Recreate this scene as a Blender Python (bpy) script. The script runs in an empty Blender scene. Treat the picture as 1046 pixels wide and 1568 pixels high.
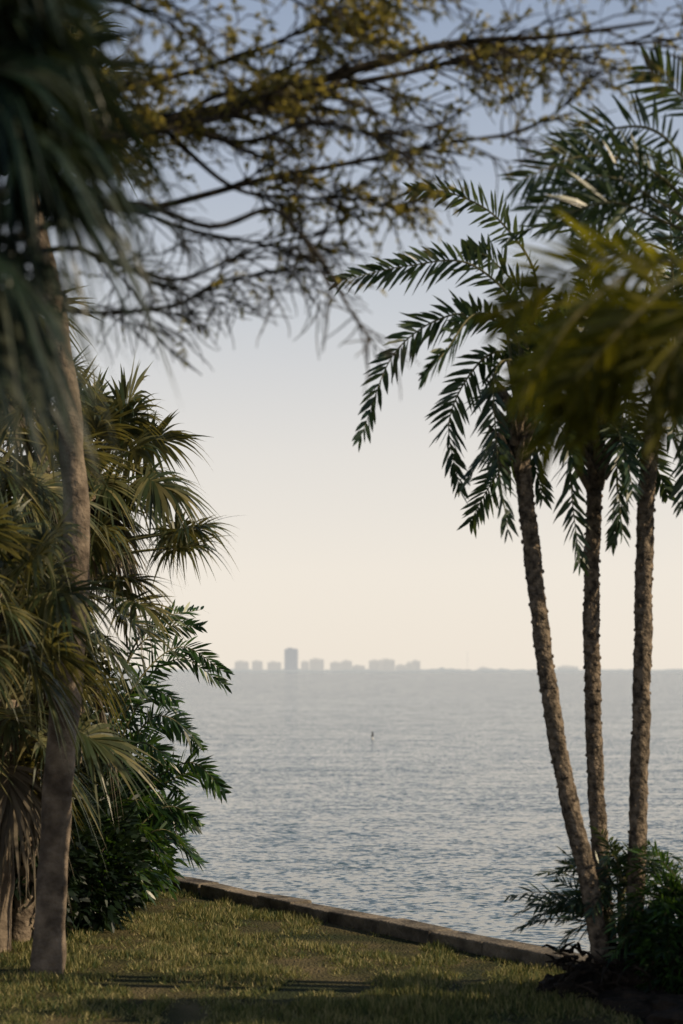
import bpy, math, random
import numpy as np
from mathutils import Vector, Matrix, noise
random.seed(7)
R=random.Random(11)
U=lambda a,b:R.uniform(a,b)
UP=Vector((0,0,1))
# ---------------------------------------------------------------- helpers
class MB:
    def __init__(s): s.v=[]; s.f=[]; s.m=[]
    def add(s,vs,fs,mi=0):
        o=len(s.v); s.v.extend([tuple(x) for x in vs])
        for f in fs: s.f.append(tuple(i+o for i in f)); s.m.append(mi)
    def obj(s,name,mats,parent=None,smooth=False):
        me=bpy.data.meshes.new(name); me.from_pydata(s.v,[],s.f)
        for m in mats: me.materials.append(m)
        me.polygons.foreach_set('material_index',s.m)
        if smooth: me.polygons.foreach_set('use_smooth',[True]*len(s.f))
        me.update()
        o=bpy.data.objects.new(name,me); bpy.context.collection.objects.link(o)
        if parent: o.parent=parent
        return o
def empty(name,loc=(0,0,0)):
    e=bpy.data.objects.new(name,None); bpy.context.collection.objects.link(e); return e
def V(*a): return Vector(a)
def spline(pts,n):
    P=[Vector(p) for p in pts]; P=[P[0]*2-P[1]]+P+[P[-1]*2-P[-2]]
    out=[]; m=len(P)-3
    for i in range(n+1):
        t=i/n*m; k=min(int(t),m-1); u=t-k
        a,b,c,d=P[k:k+4]
        out.append(0.5*((2*b)+(c-a)*u+(2*a-5*b+4*c-d)*u*u+(3*b-a-3*c+d)*u**3))
    return out
def tube(mb,pts,radii,ns=8,mi=0,rough=0,ring=0,ringn=0):
    vs=[];fs=[]; n=len(pts); prev=None
    for i,p in enumerate(pts):
        t=(pts[min(i+1,n-1)]-pts[max(i-1,0)]).normalized()
        a=t.cross(V(0.3,1,0.1)).normalized() if prev is None else (prev-t*prev.dot(t)).normalized()
        prev=a; b=t.cross(a)
        for j in range(ns):
            an=2*math.pi*j/ns; r=radii[i] if isinstance(radii,list) else radii
            if ring:
                ph=(i/n*ringn + (j/ns)*1.0 )%1.0
                r*=1+ring*(ph-0.5)+ring*0.5*math.sin(i*12.9+j*7.7)
            if rough: r*=1+rough*noise.noise(V(p.x*9+math.cos(an)*1.5,p.y*9+math.sin(an)*1.5,p.z*5))
            vs.append(p+(a*math.cos(an)+b*math.sin(an))*r)
    for i in range(n-1):
        for j in range(ns):
            k=(j+1)%ns; fs.append((i*ns+j,i*ns+k,(i+1)*ns+k,(i+1)*ns+j))
    fs.append(tuple(range(ns))[::-1]); fs.append(tuple((n-1)*ns+j for j in range(ns)))
    mb.add(vs,fs,mi)
def leaf(mb,p,d,wd,L,w,droop,mi=0,prof=((0,.35),(.3,1),(.7,.75),(1,0))):
    """blade along d, width axis wd, tips bending with gravity"""
    vs=[];fs=[]
    for t,k in prof:
        c=p+d*(L*t)-UP*(droop*L*t*t)
        if k==0: vs.append(c)
        else:
            vs.append(c-wd*(w*k*.5)); vs.append(c+wd*(w*k*.5))
    m=len(prof)
    for i in range(m-1):
        a=2*i
        if prof[i+1][1]==0: fs.append((a,a+1,a+2))
        else: fs.append((a,a+1,a+3,a+2))
    mb.add(vs,fs,mi)
def frond(mb,pts,LL=.3,n=44,droop=.12,w=.024,vee=.2,rr=.012,mi=0,mr=1,start=.16,roll=0,plume=.55):
    """pinnate palm frond: rachis + plumose rows of leaflets"""
    c=spline(pts,n); 
    tube(mb,c,[rr*(1-.85*i/n) for i in range(n+1)],5,mr)
    for i in range(int(start*n),n+1):
        t=i/n; tan=(c[min(i+1,n)]-c[max(i-1,0)]).normalized()
        s=tan.cross(UP)
        if s.length<.05: s=V(1,0,0)
        s.normalize(); s=Matrix.Rotation(roll,3,tan)@s; up=s.cross(tan).normalized()
        k=min(1,(t-start)/.22+.35)*(1-.5*max(0,(t-.6)/.4)**1.3)
        fw=.5+1.0*t*t
        for sg in (-1,1):
            if U(0,1)<.07: continue
            ph=vee+U(-plume,plume)
            d=(s*sg*math.cos(ph)+up*math.sin(ph)+tan*(fw+U(-.22,.22))).normalized()
            wd=(d.cross(up)+up*U(-.9,.9)).normalized()
            leaf(mb,c[i]+tan*U(-.01,.01),d,wd,LL*k*U(.75,1.1),w*U(.8,1.2),droop*U(.3,2.2),mi)
def arc(c,az,el,L,g=1.2,n=7):
    """arching midrib from c"""
    d=V(math.cos(el)*math.cos(az),math.cos(el)*math.sin(az),math.sin(el)); p=Vector(c); out=[p.copy()]
    for i in range(n):
        p=p+d*(L/n); d=(d-UP*(g/n)).normalized(); out.append(p.copy())
    return out
def fan(mb,base,hub,r=.55,nseg=38,droop=.45,mi=0,mr=1,roll=0,spread=2.5):
    """costapalmate fan leaf: petiole, curved costa, drooping segments"""
    base=Vector(base);hub=Vector(hub)
    a=(hub-base).normalized(); mid=(base+hub)/2+UP*.06*(hub-base).length
    tube(mb,spline([base,mid,hub],8),[.017-.001*i for i in range(9)],5,mr)
    s=a.cross(UP)
    if s.length<.1: s=V(1,0,0)
    s.normalize(); s=(Matrix.Rotation(roll,3,a)@s).normalized(); up=s.cross(a).normalized()
    for i in range(nseg):
        th=-spread+2*spread*i/(nseg-1)+U(-.03,.03)
        cs=(1-abs(th)/spread)
        o=hub+a*(.35*r*cs)-UP*(.08*r*cs)
        d=(a*math.cos(th)+s*math.sin(th)+up*(.28+U(-.1,.1))).normalized()
        wd=d.cross(up).normalized(); wd=(wd+up*U(-.35,.35)).normalized()
        L=r*(.72+.28*cs)*U(.85,1.1)
        leaf(mb,o,d,wd,L,.041*r/.55,droop*U(.3,1.8),mi,((0,.25),(.25,.8),(.45,1),(.62,.6),(.78,.32),(.9,.15),(1,0)))
# ---------------------------------------------------------------- materials
def mat(name):
    m=bpy.data.materials.new(name); m.use_nodes=True; nt=m.node_tree; nt.nodes.clear()
    return m,nt,nt.nodes,nt.links
def ramp(nodes,stops):
    r=nodes.new('ShaderNodeValToRGB'); e=r.color_ramp.elements
    e[0].position=stops[0][0]; e[0].color=(*stops[0][1],1)
    e[1].position=stops[-1][0]; e[1].color=(*stops[-1][1],1)
    for p,c in stops[1:-1]:
        x=e.new(p); x.color=(*c,1)
    return r
def leafmat(name,stops,tr=.35,rough=.5,tcol=(.3,.33,.04),ns=2.2,spec=.35):
    m,nt,N,L=mat(name)
    g=N.new('ShaderNodeNewGeometry'); tc=N.new('ShaderNodeTexCoord')
    nz=N.new('ShaderNodeTexNoise'); nz.inputs['Scale'].default_value=ns; L.new(tc.outputs['Object'],nz.inputs['Vector'])
    mx=N.new('ShaderNodeMath'); mx.operation='MULTIPLY_ADD'; mx.inputs[1].default_value=.55
    L.new(g.outputs['Random Per Island'],mx.inputs[0])
    m2=N.new('ShaderNodeMath'); m2.operation='MULTIPLY'; m2.inputs[1].default_value=.5; L.new(nz.outputs['Fac'],m2.inputs[0]); L.new(m2.outputs[0],mx.inputs[2])
    r=ramp(N,stops); L.new(mx.outputs[0],r.inputs[0])
    p=N.new('ShaderNodeBsdfPrincipled'); p.inputs['Roughness'].default_value=rough; p.inputs['Specular IOR Level'].default_value=spec
    L.new(r.outputs[0],p.inputs['Base Color'])
    t=N.new('ShaderNodeBsdfTranslucent')
    mc=N.new('ShaderNodeMixRGB'); mc.inputs[0].default_value=.5; L.new(r.outputs[0],mc.inputs[1]); mc.inputs[2].default_value=(*tcol,1); L.new(mc.outputs[0],t.inputs['Color'])
    s=N.new('ShaderNodeMixShader'); s.inputs[0].default_value=tr; L.new(p.outputs[0],s.inputs[1]); L.new(t.outputs[0],s.inputs[2])
    o=N.new('ShaderNodeOutputMaterial'); L.new(s.outputs[0],o.inputs[0]); return m
def solidmat(name,c1,c2,scale=8,rough=.9,bump=.3,bs=30,zs=1,spec=.2,stops=None):
    m,nt,N,L=mat(name)
    tc=N.new('ShaderNodeTexCoord'); mp=N.new('ShaderNodeMapping'); mp.inputs['Scale'].default_value=(1,1,zs); L.new(tc.outputs['Object'],mp.inputs[0])
    nz=N.new('ShaderNodeTexNoise'); nz.inputs['Scale'].default_value=scale; nz.inputs['Detail'].default_value=6; L.new(mp.outputs[0],nz.inputs['Vector'])
    r=ramp(N,stops or [(.35,c1),(.65,c2)]); L.new(nz.outputs['Fac'],r.inputs[0])
    p=N.new('ShaderNodeBsdfPrincipled'); p.inputs['Roughness'].default_value=rough; p.inputs['Specular IOR Level'].default_value=spec; L.new(r.outputs[0],p.inputs['Base Color'])
    n2=N.new('ShaderNodeTexNoise'); n2.inputs['Scale'].default_value=bs; n2.inputs['Detail'].default_value=5; L.new(mp.outputs[0],n2.inputs['Vector'])
    b=N.new('ShaderNodeBump'); b.inputs['Strength'].default_value=bump; b.inputs['Distance'].default_value=.03; L.new(n2.outputs['Fac'],b.inputs['Height']); L.new(b.outputs[0],p.inputs['Normal'])
    o=N.new('ShaderNodeOutputMaterial'); L.new(p.outputs[0],o.inputs[0]); return m
M_date=leafmat('date_palm_leaf',[(.1,(.008,.024,.018)),(.5,(.020,.045,.028)),(.95,(.08,.11,.045))],.22,.36,(.22,.30,.05))
M_dateN=leafmat('near_palm_leaf',[(.1,(.008,.015,.007)),(.5,(.02,.03,.009)),(.85,(.13,.12,.015))],.48,.7,(.50,.46,.02),3.5,.15)
M_fan=leafmat('sabal_leaf',[(.1,(.014,.028,.014)),(.42,(.034,.052,.024)),(.7,(.12,.12,.055)),(.95,(.30,.25,.11))],.28,.34,(.42,.36,.07),2.8)  # palest stops paint bright highlights into the leaf colour
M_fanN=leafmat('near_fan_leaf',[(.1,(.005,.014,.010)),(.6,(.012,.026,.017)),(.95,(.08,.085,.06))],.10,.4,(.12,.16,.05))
M_dead=leafmat('dry_frond',[(.1,(.05,.042,.03)),(.5,(.10,.085,.06)),(.95,(.2,.165,.12))],.2,.8,(.3,.2,.1))
M_rach=solidmat('rachis',(.07,.075,.03),(.19,.17,.09),20,.6,.1)
M_tree=leafmat('tree_leaf',[(.15,(.016,.030,.010)),(.5,(.045,.058,.015)),(.85,(.26,.22,.06))],.55,.5,(.7,.58,.12))
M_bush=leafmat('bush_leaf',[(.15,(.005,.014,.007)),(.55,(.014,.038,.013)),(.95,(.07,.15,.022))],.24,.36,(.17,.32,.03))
M_bush_shade=leafmat('shade_painted_leaf',[(.15,(.004,.009,.006)),(.6,(.007,.017,.009)),(.95,(.022,.042,.016))],.1,.4,(.08,.14,.03))  # bush leaf with deep shade painted into its colour
M_bark=solidmat('branch_bark',(.02,.018,.015),(.065,.055,.042),25,.9,.5,60)
M_sabal=solidmat('sabal_trunk',(.07,.052,.038),(.27,.215,.16),7,.95,.9,22,1,stops=[(.25,(.045,.035,.027)),(.45,(.13,.103,.078)),(.7,(.27,.215,.16))])
M_dtr=solidmat('date_trunk',(.045,.037,.029),(.24,.19,.14),22,.95,1,45)
M_root=solidmat('root_mass',(.008,.007,.005),(.03,.022,.016),9,.95,1,25)
M_conc=solidmat('weathered_concrete',(.10,.085,.07),(.36,.30,.235),5,.95,.8,30,stops=[(.3,(.05,.043,.035)),(.5,(.14,.12,.092)),(.75,(.27,.225,.17))])
# ---------------------------------------------------------------- world
scene=bpy.context.scene
SUN_EL=math.radians(32); SUN_AZ=math.radians(100)
w=bpy.data.worlds.new('World'); scene.world=w; w.use_nodes=True
N=w.node_tree.nodes; L=w.node_tree.links; bg=N['Background']
sk=N.new('ShaderNodeTexSky'); sk.sky_type='NISHITA'; sk.sun_disc=False; sk.sun_elevation=SUN_EL; sk.sun_rotation=SUN_AZ
sk.dust_density=1.0; sk.air_density=1.0; sk.ozone_density=1.0; sk.altitude=0
tc=N.new('ShaderNodeTexCoord'); sp=N.new('ShaderNodeSeparateXYZ'); L.new(tc.outputs['Generated'],sp.inputs[0])
# bright sea haze layer: warm at the horizon, pearl above, thinning to blue
hz=[(0,(9.1,8.25,7.15)),(.05,(9.1,8.35,7.4)),(.11,(8.1,7.7,7.2)),(.18,(6.2,6.4,6.7)),(.25,(4.5,5.05,6.0)),(.33,(3.1,3.8,5.1)),(.6,(1.3,1.8,2.7)),(1,(.9,1.3,2.2))]
tr=ramp(N,[(p_,tuple(x/10 for x in c_)) for p_,c_ in hz]); L.new(sp.outputs['Z'],tr.inputs[0])
sc=N.new('ShaderNodeVectorMath'); sc.operation='SCALE'; sc.inputs['Scale'].default_value=10; L.new(tr.outputs[0],sc.inputs[0])
mu=N.new('ShaderNodeMixRGB'); mu.inputs[0].default_value=.92; L.new(sk.outputs[0],mu.inputs[1]); L.new(sc.outputs[0],mu.inputs[2])
L.new(mu.outputs[0],bg.inputs[0]); bg.inputs[1].default_value=.1
sl=bpy.data.lights.new('sun','SUN'); sl.energy=5; sl.angle=math.radians(.5); sl.color=(1,.80,.54)
so=bpy.data.objects.new('sun',sl); bpy.context.collection.objects.link(so)
sd=V(math.cos(SUN_EL)*math.sin(SUN_AZ),math.cos(SUN_EL)*math.cos(SUN_AZ),math.sin(SUN_EL))
so.rotation_euler=sd.to_track_quat('Z','Y').to_euler()
# ---------------------------------------------------------------- ground, wall, water
def wx(y): return 1.36-.622*(y-13.2)
wd_=V(-.622,1,0).normalized(); wn=V(wd_.y,-wd_.x,0)   # along wall, outward (water side)
lawnm,nt,N,L=mat('lawn_soil')
tc=N.new('ShaderNodeTexCoord'); nz=N.new('ShaderNodeTexNoise'); nz.inputs['Scale'].default_value=1.6; nz.inputs['Detail'].default_value=8; L.new(tc.outputs['Object'],nz.inputs['Vector'])
r=ramp(N,[(.35,(.03,.038,.016)),(.5,(.06,.056,.025)),(.66,(.13,.105,.055))]); L.new(nz.outputs['Fac'],r.inputs[0])
p=N.new('ShaderNodeBsdfPrincipled'); p.inputs['Roughness'].default_value=1; p.inputs['Specular IOR Level'].default_value=.1; L.new(r.outputs[0],p.inputs['Base Color'])
n2=N.new('ShaderNodeTexNoise'); n2.inputs['Scale'].default_value=40; L.new(tc.outputs['Object'],n2.inputs['Vector'])
b=N.new('ShaderNodeBump'); b.inputs['Distance'].default_value=.04; L.new(n2.outputs['Fac'],b.inputs['Height']); L.new(b.outputs[0],p.inputs['Normal'])
o=N.new('ShaderNodeOutputMaterial'); L.new(p.outputs[0],o.inputs[0])
mb=MB(); mb.add([(wx(-250),-250,0),(wx(600),600,0),(-2500,600,0),(-2500,-250,0)],[(0,1,2,3)]); mb.obj('lawn',[lawnm])
# grass blades
rng=np.random.default_rng(3); n=340000
ys=10+ (rng.random(n)**1.25)*12.5; xs=-4.6+rng.random(n)*8.2
k=xs<wx(ys)-.02; xs=xs[k];ys=ys[k]; n=len(xs)
dens=np.array([noise.noise((x*1.6,y*.9,3.3))+.8*noise.noise((x*5,y*3,1.3)) for x,y in zip(xs,ys)])
k=rng.random(n)<.62+dens*1.5; xs=xs[k];ys=ys[k];dens=dens[k];n=len(xs)
h=(.016+.024*rng.random(n))*(1+1.5*dens); an=rng.random(n)*6.283; lean=rng.random(n)*.045; la=rng.random(n)*6.283; bw=.004+.004*rng.random(n)
v=np.zeros((n,3,3)); v[:,0,0]=xs-np.cos(an)*bw; v[:,0,1]=ys-np.sin(an)*bw; v[:,1,0]=xs+np.cos(an)*bw; v[:,1,1]=ys+np.sin(an)*bw
v[:,2,0]=xs+np.cos(la)*lean; v[:,2,1]=ys+np.sin(la)*lean; v[:,2,2]=h; v[:,:2,2]=-.004
me=bpy.data.meshes.new('lawn_grass'); me.vertices.add(n*3); me.vertices.foreach_set('co',v.ravel()); me.loops.add(n*3); me.loops.foreach_set('vertex_index',np.arange(n*3)); me.polygons.add(n); me.polygons.foreach_set('loop_start',np.arange(0,n*3,3)); me.update(calc_edges=True)
gm=leafmat('grass',[(.2,(.02,.045,.014)),(.42,(.06,.088,.026)),(.6,(.19,.18,.065)),(.9,(.42,.35,.18))],.3,.7,(.32,.31,.07),2.2); me.materials.append(gm)
go=bpy.data.objects.new('lawn_grass',me); bpy.context.collection.objects.link(go)
# seawall: cap segments on a vertical face
mb=MB()
def wbox(s0,s1,o0,o1,z0,z1,jit=0):
    P0=V(wx(13.8),13.8,0); c=[]
    for s in (s0,s1):
        for o_ in (o0,o1):
            for z in (z0,z1): c.append(P0+wd_*s+wn*(o_)+V(0,0,z)+V(U(-jit,jit),U(-jit,jit),U(-jit,jit)))
    mb.add(c,[(0,1,3,2),(4,6,7,5),(0,4,5,1),(2,3,7,6),(1,5,7,3),(0,2,6,4)])
s=-60
while s<120:
    if -4<s<14:
        e=s+U(.35,.8)
        wbox(s,e-U(.002,.02),0,.22,-.05,.10+U(-.01,.008),.009); s=e
    else: wbox(s,s+4,0,.22,-.05,.10); s+=4
wbox(-60,120,.04,.18,-2.5,-.052)
sw=mb.obj('seawall',[M_conc]); bv=sw.modifiers.new('b','BEVEL'); bv.width=.015; bv.segments=2
# water: wind-ripple slope field
wm,nt,N,L=mat('bay_water')
tc=N.new('ShaderNodeTexCoord')
def nzn(sx,sy,rot,det,rough=.55):
    mp=N.new('ShaderNodeMapping'); mp.inputs['Scale'].default_value=(sx,sy,1); mp.inputs['Rotation'].default_value=(0,0,rot); L.new(tc.outputs['Object'],mp.inputs[0])
    z=N.new('ShaderNodeTexNoise'); z.inputs['Scale'].default_value=1; z.inputs['Detail'].default_value=det; z.inputs['Roughness'].default_value=rough; L.new(mp.outputs[0],z.inputs['Vector']); return z
d=nzn(.03,.07,.2,3)
def vm(op,x,y):
    q=N.new('ShaderNodeVectorMath'); q.operation=op
    for i,t in enumerate((x,y)):
        if isinstance(t,(tuple,)): q.inputs[i].default_value=t
        elif t is not None: L.new(t,q.inputs[i])
    return q.outputs[0]
def slope(nz_,kx,ky): return vm('MULTIPLY',vm('SUBTRACT',nz_.outputs['Color'],(.5,.5,.5)),(kx,ky,0))
s0=slope(nzn(.14,.40,-.06,2),.06,.18); s1=slope(nzn(.45,1.35,.06,2),.16,.40); s2=slope(nzn(1.7,3.8,-.15,2),.55,.60); s3=slope(nzn(9,12,.4,1),1.3,1.25)
tot=vm('ADD',vm('ADD',vm('ADD',s1,s2),s3),s0)
pk=N.new('ShaderNodeMapRange'); pk.inputs['From Min'].default_value=.3; pk.inputs['From Max'].default_value=.7; pk.inputs['To Min'].default_value=.85; pk.inputs['To Max'].default_value=1.15; L.new(d.outputs['Fac'],pk.inputs['Value'])
sc=N.new('ShaderNodeVectorMath'); sc.operation='SCALE'; L.new(tot,sc.inputs[0]); L.new(pk.outputs[0],sc.inputs['Scale'])
nrm=N.new('ShaderNodeVectorMath'); nrm.operation='NORMALIZE'; L.new(vm('ADD',sc.outputs[0],(0,0,1)),nrm.inputs[0])
p=N.new('ShaderNodeBsdfPrincipled'); p.inputs['Base Color'].default_value=(.06,.10,.12,1); p.inputs['Roughness'].default_value=.12; p.inputs['IOR'].default_value=1.333; L.new(nrm.outputs[0],p.inputs['Normal'])
o=N.new('ShaderNodeOutputMaterial'); L.new(p.outputs[0],o.inputs[0])
mb=MB(); mb.add([(-30000,-300,-.8),(30000,-300,-.8),(30000,40000,-.8),(-30000,40000,-.8)],[(0,1,2,3)]); mb.obj('bay_water',[wm])
# ---------------------------------------------------------------- far shore (6 km away)
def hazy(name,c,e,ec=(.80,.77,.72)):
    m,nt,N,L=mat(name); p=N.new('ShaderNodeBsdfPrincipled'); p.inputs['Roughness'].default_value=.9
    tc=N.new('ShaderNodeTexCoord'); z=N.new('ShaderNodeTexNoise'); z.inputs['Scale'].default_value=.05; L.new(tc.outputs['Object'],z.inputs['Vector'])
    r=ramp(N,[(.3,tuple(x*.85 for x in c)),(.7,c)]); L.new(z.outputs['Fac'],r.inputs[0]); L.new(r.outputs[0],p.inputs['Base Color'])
    p.inputs['Emission Color'].default_value=(*ec,1); p.inputs['Emission Strength'].default_value=e   # constant glow painted in for aerial haze over 6 km
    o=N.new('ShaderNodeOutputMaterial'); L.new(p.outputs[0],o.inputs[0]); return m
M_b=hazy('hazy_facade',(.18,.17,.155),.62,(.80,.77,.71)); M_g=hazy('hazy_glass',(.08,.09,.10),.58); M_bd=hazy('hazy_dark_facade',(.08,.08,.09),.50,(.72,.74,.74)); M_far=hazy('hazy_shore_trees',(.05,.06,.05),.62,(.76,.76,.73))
def box(mb,x0,x1,y0,y1,z0,z1,mi=0):
    mb.add([(x0,y0,z0),(x1,y0,z0),(x1,y1,z0),(x0,y1,z0),(x0,y0,z1),(x1,y0,z1),(x1,y1,z1),(x0,y1,z1)],[(0,3,2,1),(4,5,6,7),(0,1,5,4),(1,2,6,5),(2,3,7,6),(3,0,4,7)],mi)
def tower(name,x,w,h,m0,y=6000):
    """floors with projecting slabs, recessed glazing, piers, roof penthouse"""
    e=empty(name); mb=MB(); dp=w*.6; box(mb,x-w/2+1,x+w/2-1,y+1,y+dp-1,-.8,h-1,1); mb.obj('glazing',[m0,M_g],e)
    mb=MB(); z=0
    while z<h: box(mb,x-w/2,x+w/2,y,y+dp,z,z+1.5); z+=3.4
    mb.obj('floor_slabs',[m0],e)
    mb=MB(); k=max(2,int(w/9))
    for i in range(k+1):
        xx=x-w/2+w*i/k; box(mb,xx-1.2,xx+1.2,y-.4,y+dp+.4,-.8,h)
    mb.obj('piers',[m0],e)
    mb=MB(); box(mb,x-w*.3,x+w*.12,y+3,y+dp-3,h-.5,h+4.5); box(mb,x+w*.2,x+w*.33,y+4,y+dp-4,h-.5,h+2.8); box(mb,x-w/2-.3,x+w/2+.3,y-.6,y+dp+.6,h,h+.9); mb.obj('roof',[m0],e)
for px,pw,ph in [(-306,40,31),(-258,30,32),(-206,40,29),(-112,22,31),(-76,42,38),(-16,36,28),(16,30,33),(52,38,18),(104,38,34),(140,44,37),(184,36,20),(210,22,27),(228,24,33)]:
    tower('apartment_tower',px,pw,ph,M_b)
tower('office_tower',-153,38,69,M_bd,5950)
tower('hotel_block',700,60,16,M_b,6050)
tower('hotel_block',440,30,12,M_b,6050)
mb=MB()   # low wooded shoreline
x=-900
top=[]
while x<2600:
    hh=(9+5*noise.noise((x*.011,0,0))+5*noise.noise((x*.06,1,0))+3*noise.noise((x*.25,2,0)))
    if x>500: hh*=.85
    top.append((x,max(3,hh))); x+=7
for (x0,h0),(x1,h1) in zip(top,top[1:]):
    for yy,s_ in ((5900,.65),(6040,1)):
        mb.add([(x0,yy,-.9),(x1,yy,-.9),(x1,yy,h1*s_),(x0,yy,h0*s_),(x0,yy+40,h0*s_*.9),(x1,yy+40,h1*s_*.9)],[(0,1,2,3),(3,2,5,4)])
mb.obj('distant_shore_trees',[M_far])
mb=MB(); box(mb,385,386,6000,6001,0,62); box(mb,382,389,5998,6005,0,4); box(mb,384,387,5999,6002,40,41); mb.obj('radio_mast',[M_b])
# small marker float with perched seabird
e=empty('channel_marker'); 
mb=MB(); tube(mb,[V(1.27,81,-1.1),V(1.27,81,-.84),V(1.27,81,-.76),V(1.27,81,-.72)],[.05,.07,.06,.02],10); mb.obj('float',[solidmat('white_float',(.5,.5,.48),(.7,.7,.68))],e,True)
mb=MB(); tube(mb,[V(1.27,81,-.72),V(1.28,81,-.65),V(1.29,81,-.57),V(1.285,81,-.52),V(1.26,81,-.49),V(1.22,81,-.495)],[.02,.045,.03,.015,.02,.004],8); mb.obj('perched_cormorant',[M_root],e,True)
# ---------------------------------------------------------------- trunks
def trunk(parent,pts,r0,r1,mt,n=70,ring=0,ringn=0,rough=.12,name='trunk',ns=14,flare=.1):
    mb=MB(); c=spline(pts,n); rr=[(r0+(r1-r0)*i/n)*(1+flare*max(0,1-i/(n*.07))) for i in range(n+1)]
    tube(mb,c,rr,ns,0,rough,ring,ringn); return mb.obj(name,[mt],parent,True)
def boots(mb,c,r,n,mi):
    for i in range(n):
        a=i*2.4; z=-.5*i/n; o=Vector(c)+V(math.cos(a)*r,math.sin(a)*r,z)
        d=V(math.cos(a)*.6,math.sin(a)*.6,.8).normalized(); tube(mb,[o,o+d*.12,o+d*.22],[.03,.02,.008],5,mi)
def stubs(mb,pts,r0,r1,n,mi,rng=(.12,1)):
    """spiral of short leaf-scar stubs that roughen the trunk outline"""
    c=spline(pts,200)
    for i in range(n):
        t=rng[0]+(rng[1]-rng[0])*i/n; k=min(199,int(t*200)); a=i*2.39996; tan=(c[k+1]-c[k]).normalized()
        s=V(math.cos(a),math.sin(a),0); r=r0+(r1-r0)*t; o=c[k]+s*r*.82; q=U(.005,.013)*(.6+.6*t)
        tube(mb,[o,o+s*q*.8+tan*q*.5,o+s*q+tan*q*1.1],[.018,.014,.005],4,mi)
# --- right clump of date palms
def date_palm(pts,r0,r1,fronds,nrand,L=1.35,seed=1,lo=-.5,mt=M_date,LL=.2,azr=(0,6.283),hi=1.45,roll=1.0,w=.026,nl=58):
    e=empty('date_palm'); trunk(e,pts,r0,r1,M_dtr,150,.14,44,.12,flare=.3)
    mb=MB(); stubs(mb,pts,r0,r1,300,0); mb.obj('leaf_scars',[M_dtr],e)
    mb=MB(); c=Vector(pts[-1])
    for f in fronds: frond(mb,[c]+[Vector(q) for q in f],LL,nl,roll=roll+U(-.3,.3),start=.3,w=w)
    for i in range(nrand):
        el=lo+(hi-lo)*(i+.5)/nrand; az=azr[0]+(i*2.39996+U(-.3,.3))%(azr[1]-azr[0])
        frond(mb,arc(c+UP*U(-.05,.05),az,el,L*U(.8,1.15),U(1.1,1.8)),LL*U(.9,1.1),int(nl*.8),roll=U(-.9,.9),start=.22,w=w)
    boots(mb,c,r1*.9,26,2)
    mb.obj('fronds',[mt,M_rach,M_dtr],e); return e
y=12.0
date_palm([(1.62,y,-.05),(1.53,y,.63),(1.37,y,1.31),(1.25,y,2.03),(1.17,y,2.71),(1.11,y,3.23),(1.06,y,3.68)],.060,.047,
 [[(1.11,y,4.15),(.79,y-.1,4.47),(.39,y-.2,4.44),(-.02,y-.3,4.33)],
  [(1.2,y,4.35),(.99,y+.1,4.77),(.71,y+.2,4.97),(.45,y+.3,5.02)],
  [(1.07,y,4.05),(.71,y-.1,4.17),(.33,y-.2,3.93),(.12,y-.25,3.42)],
  [(.99,y,3.95),(.82,y+.1,3.87),(.67,y+.2,3.55),(.74,y+.2,3.12)],
  [(1.04,y,3.9),(.93,y-.1,3.8),(.94,y-.2,3.3),(1.0,y-.2,2.86)],
  [(1.0,y,4.1),(.80,y-.2,4.15),(.62,y-.4,3.9),(.50,y-.5,3.75)],
  [(1.15,y,4.2),(.95,y+.2,4.55),(.8,y+.3,4.65)]],10,.85,lo=-.1,azr=(-1.2,1.6))
y=12.3
date_palm([(1.71,y,-.05),(1.62,y,.92),(1.58,y,1.76),(1.57,y,2.55),(1.59,y,3.2),(1.605,y,3.62)],.054,.047,
 [[(1.51,y,3.95),(1.41,y-.2,3.6),(1.41,y-.3,3.1),(1.46,y-.3,2.66)],[(1.66,y,3.9),(1.79,y-.1,3.6),(1.76,y-.2,3.2),(1.68,y-.2,2.8)],[(1.56,y,3.9),(1.31,y,3.85),(1.21,y,3.4),(1.26,y,3.1)]],16,1.15,lo=-.3)
y=12.1
date_palm([(1.80,y,-.05),(1.82,y,.7),(1.84,y,1.4),(1.86,y,2.1),(1.87,y,2.7),(1.90,y,3.3),(1.99,y,3.8),(2.05,y,4.1)],.057,.051,
 [[(1.92,y,4.2),(1.77,y-.1,3.8),(1.69,y-.1,3.3),(1.72,y-.1,2.85)],[(2.17,y,4.1),(2.25,y,3.6),(2.2,y,3.05)],[(2.07,y,4.0),(2.09,y-.3,3.5),(2.05,y-.3,3.0)]],17,1.3,lo=-.4)
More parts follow.
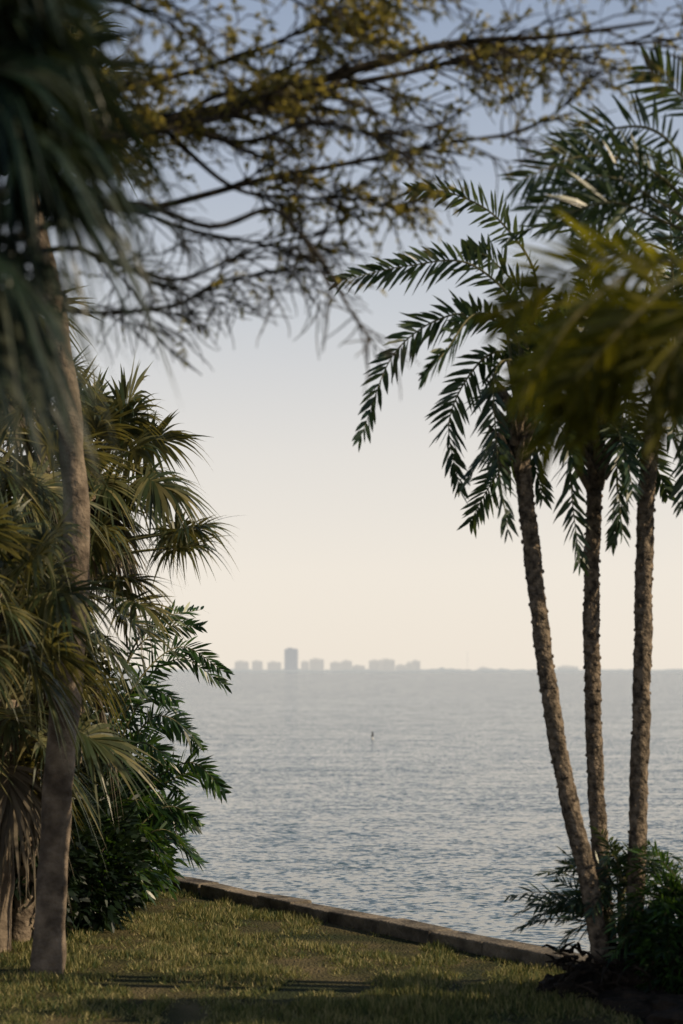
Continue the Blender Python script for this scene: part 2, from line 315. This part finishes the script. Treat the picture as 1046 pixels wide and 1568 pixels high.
# nearer palms just outside the right edge
y=9.3
date_palm([(2.0,y,-.05),(1.95,y,1.5),(1.88,y,3),(1.84,y,4.0)],.07,.055,
 [[(1.5,y,4.36),(1.15,y-.1,4.42),(.83,y-.2,4.28)],[(1.55,y,4.52),(1.28,y+.1,4.6),(1.05,y+.2,4.5)],[(1.70,y,4.6),(1.56,y,4.78),(1.46,y,4.86)],
  [(1.5,y,4.15),(1.25,y-.2,4.18),(.97,y-.3,4.08)],[(1.55,y+.1,4.35),(1.35,y+.2,4.38),(1.15,y+.2,4.2)],[(1.5,y-.1,4.2),(1.2,y-.2,4.3),(.9,y-.2,4.15)]],6,.7,lo=.2,LL=.27,w=.018,nl=44,roll=1.2)
y=5.2
date_palm([(1.30,y,-.05),(1.28,y,1.2),(1.22,y,2.3),(1.18,y,2.98)],.075,.06,
 [[(.87,y,3.09),(.64,y-.05,2.96),(.47,y-.1,2.72)],[(.90,y,2.96),(.70,y+.1,2.84),(.55,y+.1,2.61)],[(.82,y+.1,3.12),(.62,y+.1,3.08),(.44,y+.1,2.96)],
  [(.90,y-.1,3.02),(.75,y-.15,2.91),(.60,y-.15,2.75)],[(.99,y-.2,2.96),(.87,y-.2,2.86),(.77,y-.2,2.67)],[(.87,y+.2,3.02),(.68,y+.3,2.96),(.50,y+.3,2.81)],[(.92,y+.1,2.95),(.78,y+.15,2.87),(.66,y+.15,2.64)],[(.98,y-.1,2.90),(.89,y-.1,2.80),(.83,y-.1,2.62)],[(.88,y+.1,2.92),(.75,y+.1,2.86),(.61,y+.1,2.7)]],5,.55,lo=-.1,mt=M_dateN,LL=.21,azr=(-1.5,1.6),hi=.5,roll=.9,w=.014,nl=56)
# --- root mound and young palms at the right
mb=MB()
for cx,cy,sx,sz in [(1.62,12.1,.30,.28),(1.95,12.1,.42,.36),(1.40,12.2,.18,.16),(2.3,12.0,.45,.5),(1.8,11.6,.35,.16),(2.15,11.3,.5,.2)]:
    vs=[];fs=[];a_,b_=28,12
    for j in range(b_+1):
        ph=math.pi/2*j/b_
        for i in range(a_):
            th=6.283*i/a_; q=V(math.cos(th)*math.cos(ph),math.sin(th)*math.cos(ph),math.sin(ph))
            k=1+.35*noise.noise(q*2.3+V(cx,cy,0)*3)+.2*noise.noise(q*7+V(cx,0,0))
            vs.append(V(cx+q.x*sx*k,cy+q.y*sx*k,-.05+q.z*sz*k))
    for j in range(b_):
        for i in range(a_): fs.append((j*a_+i,j*a_+(i+1)%a_,(j+1)*a_+(i+1)%a_,(j+1)*a_+i))
    mb.add(vs,fs)
for i in range(240):
    a=U(0,6.283); c=V(U(1.34,2.3),U(11.6,12.3),U(.0,.3)); d=V(math.cos(a),math.sin(a),U(-.3,.9)).normalized()
    tube(mb,[c,c+d*U(.04,.09),c+d*U(.1,.17)-UP*.03],[.014,.009,.003],4)
mb.obj('palm_root_mound',[M_root])
def sprout(name,c,n,L,LL,azr=(0,6.283),mt=M_date,el=(.2,1.4),sag=(1.2,2.2)):
    mb=MB()
    tube(mb,[V(c[0],c[1],-.02),V(c[0]+.01,c[1],c[2]*.5),V(*c)],[.035,.03,.025],7,1)
    for i in range(n): frond(mb,arc(Vector(c)+V(U(-.06,.06),U(-.06,.06),U(-.05,.05)),U(*azr),U(*el),L*U(.7,1.1),U(*sag)),LL*U(.8,1.1),26,.15,.014,rr=.007,roll=U(-.8,.8))
    mb.obj(name,[mt,M_rach])
sprout('young_date_palm',(1.66,12.25,.42),17,.58,.16,(2.3,4.0),M_date,(.3,1.2),(.9,1.6))
sprout('young_date_palm',(2.12,11.9,.5),40,.55,.16,mt=M_bush)
sprout('young_date_palm',(1.74,12.2,.65),18,.5,.14)
# --- left sabal palm with bare trunk
def fan_crown(mb,c,n,pl,r,lo=-1.0,hi=1.4,az=(0,6.283),dead=0,mi=0,dr=.45):
    c=Vector(c)
    for i in range(n):
        el=lo+(hi-lo)*(i+.5)/n; a=az[0]+((i*2.39996)%6.283)/6.283*(az[1]-az[0])+U(-.2,.2)
        d=V(math.cos(el)*math.cos(a),math.cos(el)*math.sin(a),math.sin(el)); q=pl*U(.75,1.15)
        hub=c+d*q-UP*.15*q
        dd=(i<dead)
        fan(mb,c,hub,r*U(.85,1.12),44,(.8 if dd else dr)*U(.7,1.5),2 if dd else mi,1,U(-.8,.8),2.1 if not dd else 1.3)
def sabal(pts,r0,r1,n,pl,r,extra=(),**k):
    e=empty('sabal_palm'); trunk(e,pts,r0,r1,M_sabal,90,.02,45,.16)
    mb=MB(); fan_crown(mb,pts[-1],n,pl,r,**k)
    for b_,h_,rr_ in extra: fan(mb,b_,h_,rr_,44,.6,roll=U(-.9,.9))
    boots(mb,pts[-1],r1,20,1)
    mb.obj('fronds',[k.get('fm',M_fan),M_rach,M_dead],e); return e
y=13
sabal([(-1.95,y,-.05),(-1.92,y,.6),(-1.86,y,1.5),(-1.79,y,2.2),(-1.76,y,2.9),(-1.79,y,3.5),(-1.86,y,4.1),(-1.97,y,4.7),(-2.25,y,5.8)],.106,.07,22,.6,.5,lo=-.1)
y=15
sabal([(-2.2,y,-.05),(-2.1,y,1.5),(-2.0,y,3),(-1.94,y,3.65)],.13,.1,34,.40,.48,lo=-1.25,dead=3,dr=.55)
y=14.6
sabal([(-2.4,y,-.05),(-2.3,y,1.5),(-2.15,y,2.7)],.12,.1,26,.5,.45,[((-2.1,y,2.75),(-1.22,y-.2,3.02),.44),((-2.1,y,2.7),(-1.28,y,2.92),.42),((-2.1,y,2.8),(-1.30,y+.2,3.05),.4),((-2.1,y,2.7),(-1.6,y-.1,2.55),.42)],lo=-1.2,dead=1,dr=.6)
y=12.2
sabal([(-2.45,y,-.05),(-2.4,y,1.2),(-2.2,y,2.5)],.12,.1,28,.42,.44,lo=-.95,dr=.55)
y=14
sabal([(-2.5,y,-.05),(-2.45,y,.8),(-2.4,y,1.8)],.13,.1,22,.45,.5,lo=-1.3,dead=3)
y=13.6
sabal([(-2.65,y,-.05),(-2.65,y,2),(-2.5,y,3.6)],.13,.1,28,.45,.48,lo=-1.2,dead=2)
y=14.2
sabal([(-2.95,y,-.05),(-2.9,y,2),(-2.8,y,4.5)],.13,.1,24,.5,.5,lo=-.9,dead=1)
# near blurred fan palm beyond the left edge
e=empty('fan_palm'); y=4.8
trunk(e,[(-1.36,y,-.05),(-1.32,y,1.8),(-1.22,y,3.4)],.12,.1,M_sabal)
mb=MB(); c=(-1.17,y,3.5)
for h_,r_ in [((-.82,y,3.5),.36),((-.82,y-.1,3.28),.36),((-.87,y+.1,3.66),.36),((-.89,y-.2,3.1),.34),((-.89,y-.1,3.37),.38),((-.94,y+.2,3.0),.33),((-.84,y+.2,3.34),.36),((-.89,y+.1,3.2),.36),((-.94,y-.1,3.53),.36),((-.94,y-.1,3.72),.36),((-.92,y-.2,3.43),.38),
   ((-.84,y-.2,3.58),.36),((-.82,y+.2,3.72),.36),((-.86,y+.3,3.43),.36),((-.79,y+.1,3.38),.36),((-.89,y-.3,3.62),.36),((-.89,y,3.05),.34)]:
    fan(mb,c,h_,r_,44,.8,roll=U(-1.1,1.1))
fan_crown(mb,c,14,.4,.4,lo=-.3,az=(1.9,4.9))
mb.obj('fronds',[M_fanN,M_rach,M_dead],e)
# --- left clumping date palm + shrubs
mb=MB(); y=16
def S(x,z,dy=0): return V(x,y+dy,z)
c0=S(-2.1,.9)
for f in [[c0,S(-1.78,2.04),S(-1.5,2.42),S(-1.16,2.5)],[c0,S(-1.72,1.83),S(-1.35,2.15),S(-.95,1.97)],[c0,S(-1.67,1.55),S(-1.4,1.67),S(-1.19,1.4)],
          [c0,S(-1.56,1.14),S(-1.25,1.27),S(-.95,1.1)],[S(-1.9,.5),S(-1.5,.92),S(-1.19,.82)],[S(-1.9,.4),S(-1.5,.7),S(-1.21,.5)],[c0,S(-1.8,1.7),S(-1.6,1.9),S(-1.35,1.75)],[c0,S(-1.7,1.35),S(-1.5,1.4),S(-1.3,1.1)]]:
    for k in range(2):
        frond(mb,[p_+V(U(-.03,.03),U(-.2,.2)+k*.3,U(-.05,.05)-k*.08) for p_ in f],.2,46,.12,roll=.9+U(-.3,.3),start=.25)
for i in range(24): frond(mb,arc(S(-2.3+U(-.3,.25),U(.3,1.1),U(-.3,.3)),U(-1.2,1.4),U(.3,1.3),U(.8,1.15),U(1.3,2.2)),.2,34,roll=U(-.8,.8))
mb.obj('clumping_date_palm',[M_bush,M_rach])
def shrub(name,blobs,nleaf,ll,lw,mt=M_bush):
    mb=MB(); tot=sum(b_[3]*b_[4]*b_[5] for b_ in blobs)
    for (cx,cy,cz,sx,sy,sz) in blobs:
        for i in range(9):
            a=U(0,6.28); tube(mb,[V(cx,cy,0),V(cx+U(-.1,.1),cy,cz*.6),V(cx+math.cos(a)*sx*.7,cy+math.sin(a)*sy*.7,cz+U(-.3,.7)*sz)],[.02,.014,.005],5,1)
        for i in range(int(nleaf*sx*sy*sz/tot)):
            q=V(R.gauss(0,1),R.gauss(0,1),R.gauss(0,1)).normalized(); rr=U(.5,1)**.5
            rr*=1+.35*noise.noise(q*2.5+V(cx,cy,cz))+.15*noise.noise(q*8)
            p_=V(cx+q.x*sx*rr,cy+q.y*sy*rr,cz+q.z*sz*rr)
            if p_.z<.02: continue
            d=(q+V(U(-.8,.8),U(-.8,.8),U(-.3,.9))).normalized(); wdd=d.cross(V(U(-1,1),U(-1,1),U(-1,1))).normalized()
            leaf(mb,p_,d,wdd,ll*U(.7,1.2),lw*U(.8,1.2),.25)
    mb.obj(name,[mt,M_bark])
shrub('seaside_shrub',[(-2.3,16.2,.6,.65,.8,.75),(-1.95,17,.5,.45,.8,.6),(-2.9,15.5,.8,.8,.9,1.1),(-1.75,16.8,1.15,.22,.4,.3),(-2.15,15.6,.5,.45,.5,.6)],22000,.11,.035)
shrub('shade_painted_shrub',[(-2.6,14.9,.75,.75,.5,.95),(-2.0,15.3,.5,.42,.4,.65),(-3.1,14.2,.7,.6,.5,.9)],18000,.10,.034,M_bush_shade)  # shadow mass comes partly from the darkened leaf colour
shrub('seaside_shrub',[(-3.2,17.5,1.5,1.2,1,1.5),(-2.6,18.0,.8,.7,.8,.9)],12000,.12,.04,M_bush_shade)
shrub('low_shrub',[(2.15,11.8,.35,.4,.4,.36)],4500,.07,.022)
# small broadleaf trees further right along the lawn
for tx,ty,tz,sx in [(4.0,10.6,2.5,.9),(5.5,10.5,3.5,1.1),(7.0,10.2,4.3,1.0)]:
    shrub('broadleaf_tree',[(tx,ty,tz,sx,.4,.7),(tx+.4,ty-.1,tz-.7,sx*.7,.3,.4)],4200,.12,.05)
# ---------------------------------------------------------------- broad spreading tree
e=empty('spreading_tree'); wood=MB(); lv=MB()
def twig_leaves(c,dens):
    for i in range(1,len(c)):
        for k in range(dens):
            if U(0,1)<.3: continue
            t=U(0,1); p_=c[i-1].lerp(c[i],t); tan=(c[i]-c[i-1]).normalized()
            d=(tan*U(0,1)+V(U(-1,1),U(-1,1),U(-.7,.9))).normalized(); wdd=d.cross(V(U(-1,1),U(-1,1),U(-1,1))).normalized()
            leaf(lv,p_,d,wdd,U(.022,.040),U(.010,.018),.2,0,((0,.3),(.4,1),(1,0)))
def walk(p_,d,L_,n,wob,grav=0):
    out=[p_.copy()]; d=d.normalized()
    for i in range(n):
        d=(d+V(U(-1,1),U(-1,1),U(-1,1))*wob-UP*grav).normalized(); p_=p_+d*(L_/n); out.append(p_.copy())
    return out
def limb(pts,r0,r1,leafy=1.0,kids=14,L_=.55,dens=3,drop=.03):
    n=40; c=spline(pts,n); tube(wood,c,[r0+(r1-r0)*(i/n)**.7 for i in range(n+1)],7,0,.15)
    for i in range(kids):
        t=U(.3,1)
        k=int(t*n); tan=(c[min(k+1,n)]-c[k-1]).normalized()
        d=tan*U(.7,1.3)+V(U(-.2,.5),U(-.8,.8),U(-.5,.5))
        b_=walk(c[k],d,L_*U(.6,1.2)*(1-.35*t),9,.22,drop); rb=max(.0045,(r0+(r1-r0)*t)*.42)
        tube(wood,b_,[rb*(1-.65*j/9) for j in range(10)],5,0)
        for j in range(3,10):
            for q in range(2):
                if U(0,1)<.45: continue
                tw=walk(b_[j],(b_[j]-b_[j-1]).normalized()*.9+V(U(-1,1),U(-1,1),U(-.7,.7)),U(.1,.24),5,.28,drop)
                tube(wood,tw,[.0036,.0033,.003,.0026,.0022,.0015],3,0)
                if U(0,1)<leafy*.95: twig_leaves(tw[1:],dens)
yt=7.0
def T(x,z,dy=0): return V(x,yt+dy,z)
J=T(-3.0,3.0,.2)
trunk(e,[(-3.3,7.2,-.05),(-3.25,7.2,1.2),(-3.1,7.2,2.4),J],.24,.17,M_bark)
limb([J,T(-1.22,3.86),T(-.66,3.96),T(-.33,4.03),T(-.05,4.12),T(.37,4.24),T(.76,4.27),T(1.12,4.32)],.045,.006,.5,28,.5)
limb([J,T(-1.22,3.7,.3),T(-.75,3.72,.3),T(-.29,3.86,.4),T(.09,3.93,.4),T(.41,3.97,.3),T(.69,4.02,.3),T(.88,4.12,.2)],.022,.003,.3,20,.32)
limb([J,T(-1.22,3.45,-.3),T(-.75,3.6,-.3),T(-.45,3.52,-.3),T(-.24,3.58,-.3),T(-.12,3.47,-.3),T(-.05,3.38,-.3),T(.02,3.25,-.3),T(.1,3.13,-.3)],.016,.0055,.0,3,.25)
limb([J,T(-1.22,3.38,.2),T(-.99,3.32,.2),T(-.64,3.34,.2),T(-.4,3.44,.2),T(-.12,3.48,.2)],.016,.004,.06,18,.34)
limb([J,T(-1.22,3.52,.2),T(-.85,3.5,.2),T(-.6,3.44,.2),T(-.3,3.56,.2),T(-.02,3.62,.2)],.016,.004,.1,18,.34)
limb([J,T(-1.22,3.75,.2),T(-.85,3.72,.2),T(-.55,3.62,.2),T(-.25,3.56,.2),T(-.1,3.5,.2)],.018,.004,.1,12,.3)
limb([T(-.66,3.96),T(-.4,3.78,.2),T(-.15,3.74,.2),T(.02,3.74,.2),T(.2,3.71,.2)],.012,.003,.9,14,.2,3)
limb([T(-.66,3.96),T(-.35,3.84,-.2),T(-.1,3.88,-.3),T(.1,3.84,-.3),T(.25,3.86,-.3)],.012,.003,.3,10,.22)
limb([J,T(-1.4,4.1,-.4),T(-.75,4.24,-.5),T(-.17,4.30,-.5),T(.41,4.38,-.5),T(.9,4.42,-.4)],.035,.005,.7,32,.5)
limb([J,T(-1.4,4.0,.5),T(-.85,4.1,.6),T(-.3,4.22,.6),T(.2,4.34,.7),T(.6,4.42,.7),T(1.3,4.45,.6)],.03,.005,.6,32,.5)
limb([J,T(-1.5,4.0,.1),T(-1.1,4.02,0),T(-.7,4.1,0),T(-.35,4.2,0),T(0,4.35,0)],.03,.005,1,32,.5,5)
limb([J,T(-1.5,3.8,-.2),T(-1.1,3.86,-.2),T(-.8,3.85,-.2),T(-.5,3.9,-.2),T(-.25,3.95,-.2)],.022,.004,.7,20,.4,4)
limb([J,T(-1.6,4.5,.3),T(-.9,4.8,.2),T(0,4.75,.2),T(.9,4.7,.3)],.04,.006,1,30,.6)
limb([J,T(-2.4,4.6,-.4),T(-2,5.2,-.8),T(-1.2,5.4,-1)],.05,.01,1,30,.8)
limb([J,T(-3.5,4.4,.6),T(-4.2,5,1),T(-5,5.3,1.2)],.05,.01,1,30,.8)
wood.obj('branches',[M_bark],e); lv.obj('leaves',[M_tree],e)
# ---------------------------------------------------------------- camera
cam=bpy.data.cameras.new('camera'); co=bpy.data.objects.new('camera',cam); bpy.context.collection.objects.link(co)
co.location=(0,0,2.0); co.rotation_euler=(math.radians(90),0,0)
cam.sensor_fit='VERTICAL'; cam.sensor_height=36; cam.sensor_width=24; cam.lens=68.88; cam.shift_y=.1556
cam.clip_start=.1; cam.clip_end=80000
cam.dof.use_dof=True; cam.dof.focus_distance=18; cam.dof.aperture_fstop=2.2
scene.camera=co
scene.view_settings.view_transform='Standard'; scene.view_settings.look='None'; scene.view_settings.exposure=0
